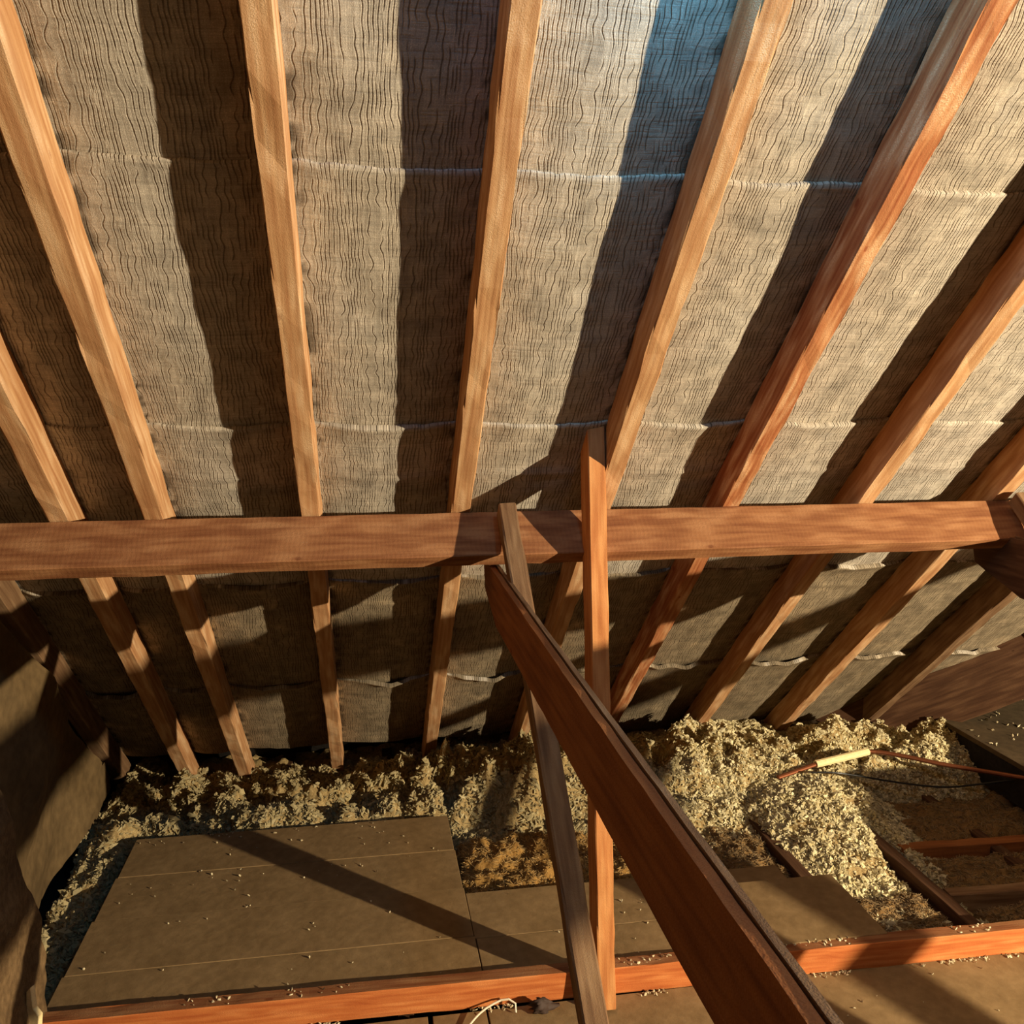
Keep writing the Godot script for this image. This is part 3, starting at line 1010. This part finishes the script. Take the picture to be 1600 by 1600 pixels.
func insulation() -> void:
	var x0 := -1.03
	var x1 := 2.75
	var z0 := -4.22
	var z1 := -2.22
	var d := 0.013
	var nx := int((x1 - x0) / d)
	var nz := int((z1 - z0) / d)
	var st := SurfaceTool.new()
	st.begin(Mesh.PRIMITIVE_TRIANGLES)
	var root := base("loose_insulation", at((x0 + x1) / 2, -1.72, -3.2))
	tag(root, "heaped pale loose-fill insulation flakes along the eaves and between the right-hand joists", "insulation", "", "stuff")
	var hs := PackedFloat32Array()
	for j in nz + 1:
		for i in nx + 1:
			var x := x0 + d * i
			var z := z0 + d * j
			var h := heap_height(x, z)
			hs.append(h)
			st.set_uv(Vector2(x, z))
			st.add_vertex(at(x, h, z) - root.position)
	var c := nx + 1
	for j in nz:
		for i in nx:
			var p := j * c + i
			if hs[p] < -1.697 and hs[p + 1] < -1.697 and hs[p + c] < -1.697: continue
			for q in [p, p + 1, p + c, p + 1, p + c + 1, p + c]: st.add_index(q)
	st.generate_normals()
	st.generate_tangents()
	tag(mesh_node("insulation_bed", st.commit(), M.bed, root), "", "", "", "stuff")
	# flakes over it: small curled chips
	var xf: Array[Transform3D] = []
	var col: Array[Color] = []
	var tries := 270000
	for k in tries:
		var x := rng.randf_range(x0, x1)
		var z := rng.randf_range(-3.85, z1)
		var h := heap_height(x, z)
		if h < -1.685: continue
		if fine.get_noise_2d(x * 4.0 + 50.0, z * 4.0) > 0.30 and rng.randf() < 0.75: continue
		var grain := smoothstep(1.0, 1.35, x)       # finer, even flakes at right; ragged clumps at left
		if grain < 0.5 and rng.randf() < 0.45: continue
		if x > 1.02 and x < 1.44 and z > -3.02 and z < -2.45 and rng.randf() < 0.8: continue
		var s := rng.randf_range(0.004, 0.0078)
		if rng.randf() < 0.06: s *= 1.8
		var b := Basis.from_euler(Vector3(rng.randf() * TAU, rng.randf() * TAU, rng.randf() * TAU))
		b = b * Basis.from_scale(Vector3(s * rng.randf_range(0.8, 1.8) * lerpf(1.5, 1.0, grain), s * rng.randf_range(0.35, 0.7), s * rng.randf_range(0.7, 1.2)))
		xf.append(Transform3D(b, at(x, h + rng.randf_range(-0.002, 0.008), z) - root.position))
		var t := rng.randf()
		var v := rng.randf_range(0.55, 1.0)
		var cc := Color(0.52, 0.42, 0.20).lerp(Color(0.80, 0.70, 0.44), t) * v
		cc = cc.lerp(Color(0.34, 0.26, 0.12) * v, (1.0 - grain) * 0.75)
		cc.a = 1.0
		col.append(cc)
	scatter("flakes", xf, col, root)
	wool_batts()


func chip() -> ArrayMesh:
	var st := SurfaceTool.new()
	st.begin(Mesh.PRIMITIVE_TRIANGLES)
	var p := [Vector3(-1, 0.35, 0), Vector3(-0.2, -0.3, 0.9), Vector3(0.9, 0.1, 0.5), Vector3(0.8, 0.4, -0.6), Vector3(-0.3, -0.1, -0.9), Vector3(0, 0.9, 0), Vector3(0.1, -0.9, 0.1)]
	for i in 5:
		var a: Vector3 = p[i]
		var b: Vector3 = p[(i + 1) % 5]
		tri(st, a, b, p[5], (a + b) / 2 + Vector3.UP, Vector2.ZERO, Vector2.RIGHT, Vector2.ONE)
		tri(st, a, b, p[6], (a + b) / 2 - Vector3.UP, Vector2.ZERO, Vector2.RIGHT, Vector2.ONE)
	return st.commit()


func scatter(called: String, xf: Array[Transform3D], col: Array[Color], parent: Node) -> MultiMeshInstance3D:
	var mm := MultiMesh.new()
	mm.transform_format = MultiMesh.TRANSFORM_3D
	mm.use_colors = true
	mm.mesh = chip()
	mm.instance_count = xf.size()
	for i in xf.size():
		mm.set_instance_transform(i, xf[i])
		mm.set_instance_color(i, col[i])
	var o := MultiMeshInstance3D.new()
	o.name = called
	o.multimesh = mm
	o.material_override = M.flake
	o.set_meta("kind", "stuff")
	parent.add_child(o, true)
	return o


# a soft torn piece of mineral wool: a rounded lumpy block
func batt(w: float, l: float, h: float, sd: int) -> ArrayMesh:
	var st := SurfaceTool.new()
	st.begin(Mesh.PRIMITIVE_TRIANGLES)
	st.set_smooth_group(0)
	var n := 56
	for j in n + 1:
		for i in n + 1:
			var u := float(i) / n * 2.0 - 1.0
			var v := float(j) / n * 2.0 - 1.0
			var edge := 1.0 - pow(maxf(absf(u), absf(v)), 6.0)
			var x := u * w / 2
			var z := v * l / 2
			var e := clump.get_noise_3d(u * 2.0, v * 2.0, sd * 3.0)
			var y := h * pow(maxf(edge, 0.0), 0.35) * (0.8 + 0.5 * e) + 0.020 * fine.get_noise_3d(x * 5.0, z * 5.0, sd * 5.0) * edge + 0.0015 * fine.get_noise_3d(x * 30.0, z * 30.0, sd) * edge
			x += 0.03 * clump.get_noise_3d(v * 2.5, sd * 2.0, 1.0) * u
			z += 0.03 * clump.get_noise_3d(u * 2.5, sd * 2.0, 6.0) * v
			st.set_uv(Vector2(x, z))
			st.add_vertex(Vector3(x, y, z))
	for j in n:
		for i in n:
			var p := j * (n + 1) + i
			for q in [p, p + 1, p + n + 1, p + 1, p + n + 2, p + n + 1]: st.add_index(q)
	st.generate_normals()
	st.generate_tangents()
	return st.commit()


func wool_batts() -> void:
	var list := [
		[0.505, -2.850, 0.42, 0.42, 0.125, M.wool, "golden tuft of mineral wool beside the left boards, behind the post"],
		[0.86, -2.86, 0.36, 0.40, 0.09, M.wool, "golden mineral wool partly hidden by the red-brown binder board"],
		[1.255, -2.83, 0.33, 0.44, 0.085, M.wool_brown, "brown creased mineral wool between the binder board and a joist"],
		[1.63, -2.38, 0.33, 0.26, 0.07, M.wool_brown, "dusty mineral wool littered with flakes right of the loose board"],
		[2.22, -2.60, 0.66, 0.22, 0.07, M.wool_brown, "shaded brown mineral wool between the two short cross timbers"],
		[2.28, -2.96, 0.62, 0.30, 0.08, M.wool_brown, "shaded brown mineral wool behind the reddish cross timber"],
		[2.25, -2.32, 0.66, 0.16, 0.06, M.wool_brown, "shaded mineral wool just behind the floor timber at the right edge"],
	]
	for i in list.size():
		var b: Array = list[i]
		var o := mesh_node("wool_batt", batt(b[2], b[3], b[4], i + 1), b[5], self, Transform3D(Basis(), at(b[0], -1.705, b[1])))
		tag(o, b[6], "mineral wool", "mineral wool between the joists")
		# loose fibres standing off its surface
		var arr: PackedVector3Array = o.mesh.surface_get_arrays(0)[Mesh.ARRAY_VERTEX]
		var xf: Array[Transform3D] = []
		var col: Array[Color] = []
		var gold: bool = b[5] == M.wool
		for k in 3500:
			var p: Vector3 = arr[rng.randi() % arr.size()]
			if p.y < 0.02: continue
			var r := Basis.from_euler(Vector3(rng.randf_range(-0.7, 0.7), rng.randf() * TAU, rng.randf_range(-0.7, 0.7)))
			xf.append(Transform3D(r * Basis.from_scale(Vector3(rng.randf_range(0.006, 0.016), rng.randf_range(0.001, 0.0022), 0.0016)), p + Vector3(rng.randf_range(-0.004, 0.004), rng.randf_range(-0.001, 0.004), rng.randf_range(-0.004, 0.004))))
			var v := rng.randf_range(0.6, 1.15)
			col.append((Color(0.36, 0.22, 0.075) if gold else Color(0.22, 0.14, 0.06)) * v)
		scatter("fibres", xf, col, o)


# ------------------------------------------------------------------ small things

func small_things() -> void:
	# the platform in the wing
	var pf := base("raised_sheet", at(2.52, -1.60, -3.4))
	var sh := lying(2.50, -4.9, 3.9, -2.35, -1.45, 0.02)
	put("sheet", sh, M.shaded_chip, pf)
	put("riser", lying(2.502, -4.88, 2.520, -2.36, -1.4705, 0.15), M.tile, pf)
	for i in 3:
		mesh_node("bearer", timber(1.3, 0.05, 0.13, 400 + i), M.dark_wood, pf, along(at(2.62, -1.60, -4.6 + 1.0 * i), at(3.88, -1.60, -4.6 + 1.0 * i), Vector3.UP).translated(-pf.position))
	tag(pf, "sheet with shade painted in, raised on bearers in the wing beyond the valley board, littered with flakes", "sheet")
	# a crate added out of view to shade the right-hand joists
	var cr := base("shade_crate", at(2.95, -1.62, -1.55))
	for i in 4:
		for s in 2:
			mesh_node("slat", slab(box_outline(-0.34, 0, 0.34, 0.126), 0.016), M.dusty, cr, Transform3D(Basis(), Vector3(0, 0.004 + 0.134 * i, -0.35 if s == 0 else 0.334)))
			mesh_node("slat", slab(box_outline(-0.334, 0, 0.334, 0.126), 0.016), M.dusty, cr, Transform3D(Basis(Vector3(0, 0, 1), Vector3(0, 1, 0), Vector3(-1, 0, 0)), Vector3(-0.334 if s == 0 else 0.35, 0.004 + 0.134 * i, 0)))
	mesh_node("lid", slab(box_outline(-0.35, -0.35, 0.35, 0.35), 0.016), M.dusty, cr, Transform3D(Basis(Vector3(1, 0, 0), Vector3(0, 0, -1), Vector3(0, 1, 0)), Vector3(0, 0.537, 0)))
	tag(cr, "slatted wooden crate added out of view toward the lamp, to shade the joists at right", "crate")
	# the pipe and its pale lagging
	var pp := base("water_pipe", at(2.0, -1.56, -3.2))
	var pipe := [at(1.60, -1.53, -3.16), at(1.78, -1.505, -3.20), at(2.02, -1.475, -3.22), at(2.25, -1.485, -3.08), at(2.50, -1.492, -2.92), at(3.0, -1.50, -2.62)]
	for i in pipe.size(): pipe[i] -= pp.position
	mesh_node("pipe", tube(pipe, 0.009, 10), M.copper, pp)
	mesh_node("lagging", tube([pipe[1] + Vector3(0.0, 0.001, 0), (pipe[1] + pipe[2]) / 2, pipe[2]], 0.0155, 10), M.lagging, pp)
	tag(pp, "thin copper pipe with a pale lagged bend, crossing the insulation at the right edge", "pipe")
	var cb := mesh_node("black_cable", tube([at(1.72, -1.50, -3.12), at(1.86, -1.53, -3.16), at(2.04, -1.55, -3.10), at(2.25, -1.56, -3.03), at(2.50, -1.53, -2.98), at(2.8, -1.52, -2.9)], 0.004, 8), M.black, self)
	tag(cb, "thin black cable looping over the shaded wool below the copper pipe", "cable")
	var wc := mesh_node("white_cable", tube([at(0.17, -1.614, -1.95), at(0.225, -1.612, -2.06), at(0.275, -1.604, -2.115), at(0.325, -1.592, -2.132), at(0.346, -1.589, -2.130), at(0.359, -1.593, -2.126), at(0.365, -1.602, -2.120), at(0.363, -1.615, -2.110)], 0.0028, 8), M.white, self)
	tag(wc, "thin white cable curling over the near boards against the floor timber", "cable")
	var lump := base("leaf_scrap", at(0.43, -1.62, -2.105))
	var st := SurfaceTool.new()
	st.begin(Mesh.PRIMITIVE_TRIANGLES)
	st.set_smooth_group(0)
	for j in 13:
		for i in 17:
			var a := TAU * i / 16.0
			var r := sin(PI * j / 12.0) * (0.020 + 0.034 * clump.get_noise_3d(cos(a) * 1.6, sin(a) * 1.6, j * 0.45))
			st.set_uv(Vector2(i / 16.0, j / 12.0))
			st.add_vertex(Vector3(cos(a) * r * 1.25, 0.02 - cos(PI * j / 12.0) * 0.022, sin(a) * r * 0.7))
	for j in 12:
		for i in 16:
			var p := j * 17 + i
			for q in [p, p + 17, p + 1, p + 1, p + 17, p + 18]: st.add_index(q)
	st.generate_normals()
	mesh_node("scrap", st.commit(), M.leaf, lump)
	tag(lump, "dark crumpled scrap lying by the floor timber, left of the slanting strut's foot", "scrap")
	# crumbs strewn on the boards and timbers
	var root := base("insulation_crumbs", at(0.4, -1.62, -2.2))
	tag(root, "crumbs of insulation strewn over the boards and along the floor timber", "crumbs", "", "stuff")
	var xf: Array[Transform3D] = []
	var col: Array[Color] = []
	for k in 1500:
		var kind := rng.randf()
		var p := Vector3.ZERO
		if kind < 0.42:      # along the foot of the binder
			var x := rng.randf_range(-0.2, 2.2)
			if fine.get_noise_2d(x * 5.0, 2.0) < -0.05: continue
			p = at(x, -1.6165, lerpf(-2.172, -2.105, (x + 0.835) / 3.585) + 0.005 + absf(rng.randfn(0.0, 0.008)))
		elif kind < 0.60:    # on its top
			var x := rng.randf_range(-0.8, 2.3)
			if fine.get_noise_2d(x * 4.0, 12.0) < 0.0: continue
			p = at(x, -1.5425, lerpf(-2.172, -2.105, (x + 0.835) / 3.585) - rng.randf_range(0.004, 0.04))
		elif kind < 0.85:    # on the boarding
			p = at(rng.randf_range(-0.8, 1.0), -1.5725, -3.14 + pow(rng.randf(), 2.0) * 0.95)
			if p.x > 0.28 and p.z < -2.62: continue
			if fine.get_noise_2d(p.x * 4.0, p.z * 4.0) < 0.05: continue
		elif kind < 0.93:    # on the near boards
			p = at(rng.randf_range(0.0, 1.9), -1.6175, rng.randf_range(-2.09, -1.8))
			if rng.randf() < 0.6: continue
		else:                # on the sheet in the wing
			p = at(rng.randf_range(2.5, 3.3), -1.446, rng.randf_range(-3.9, -2.6))
		var s := rng.randf_range(0.0015, 0.0040)
		if kind >= 0.93: s *= 2.0
		var b := Basis.from_euler(Vector3(rng.randf() * TAU, rng.randf() * TAU, rng.randf() * TAU)) * Basis.from_scale(Vector3(s * rng.randf_range(0.8, 2.0), s * 0.6, s))
		xf.append(Transform3D(b, p - root.position))
		var cc := Color(0.40, 0.31, 0.17).lerp(Color(0.75, 0.65, 0.42), rng.randf())
		col.append(cc)
	scatter("crumbs", xf, col, root)
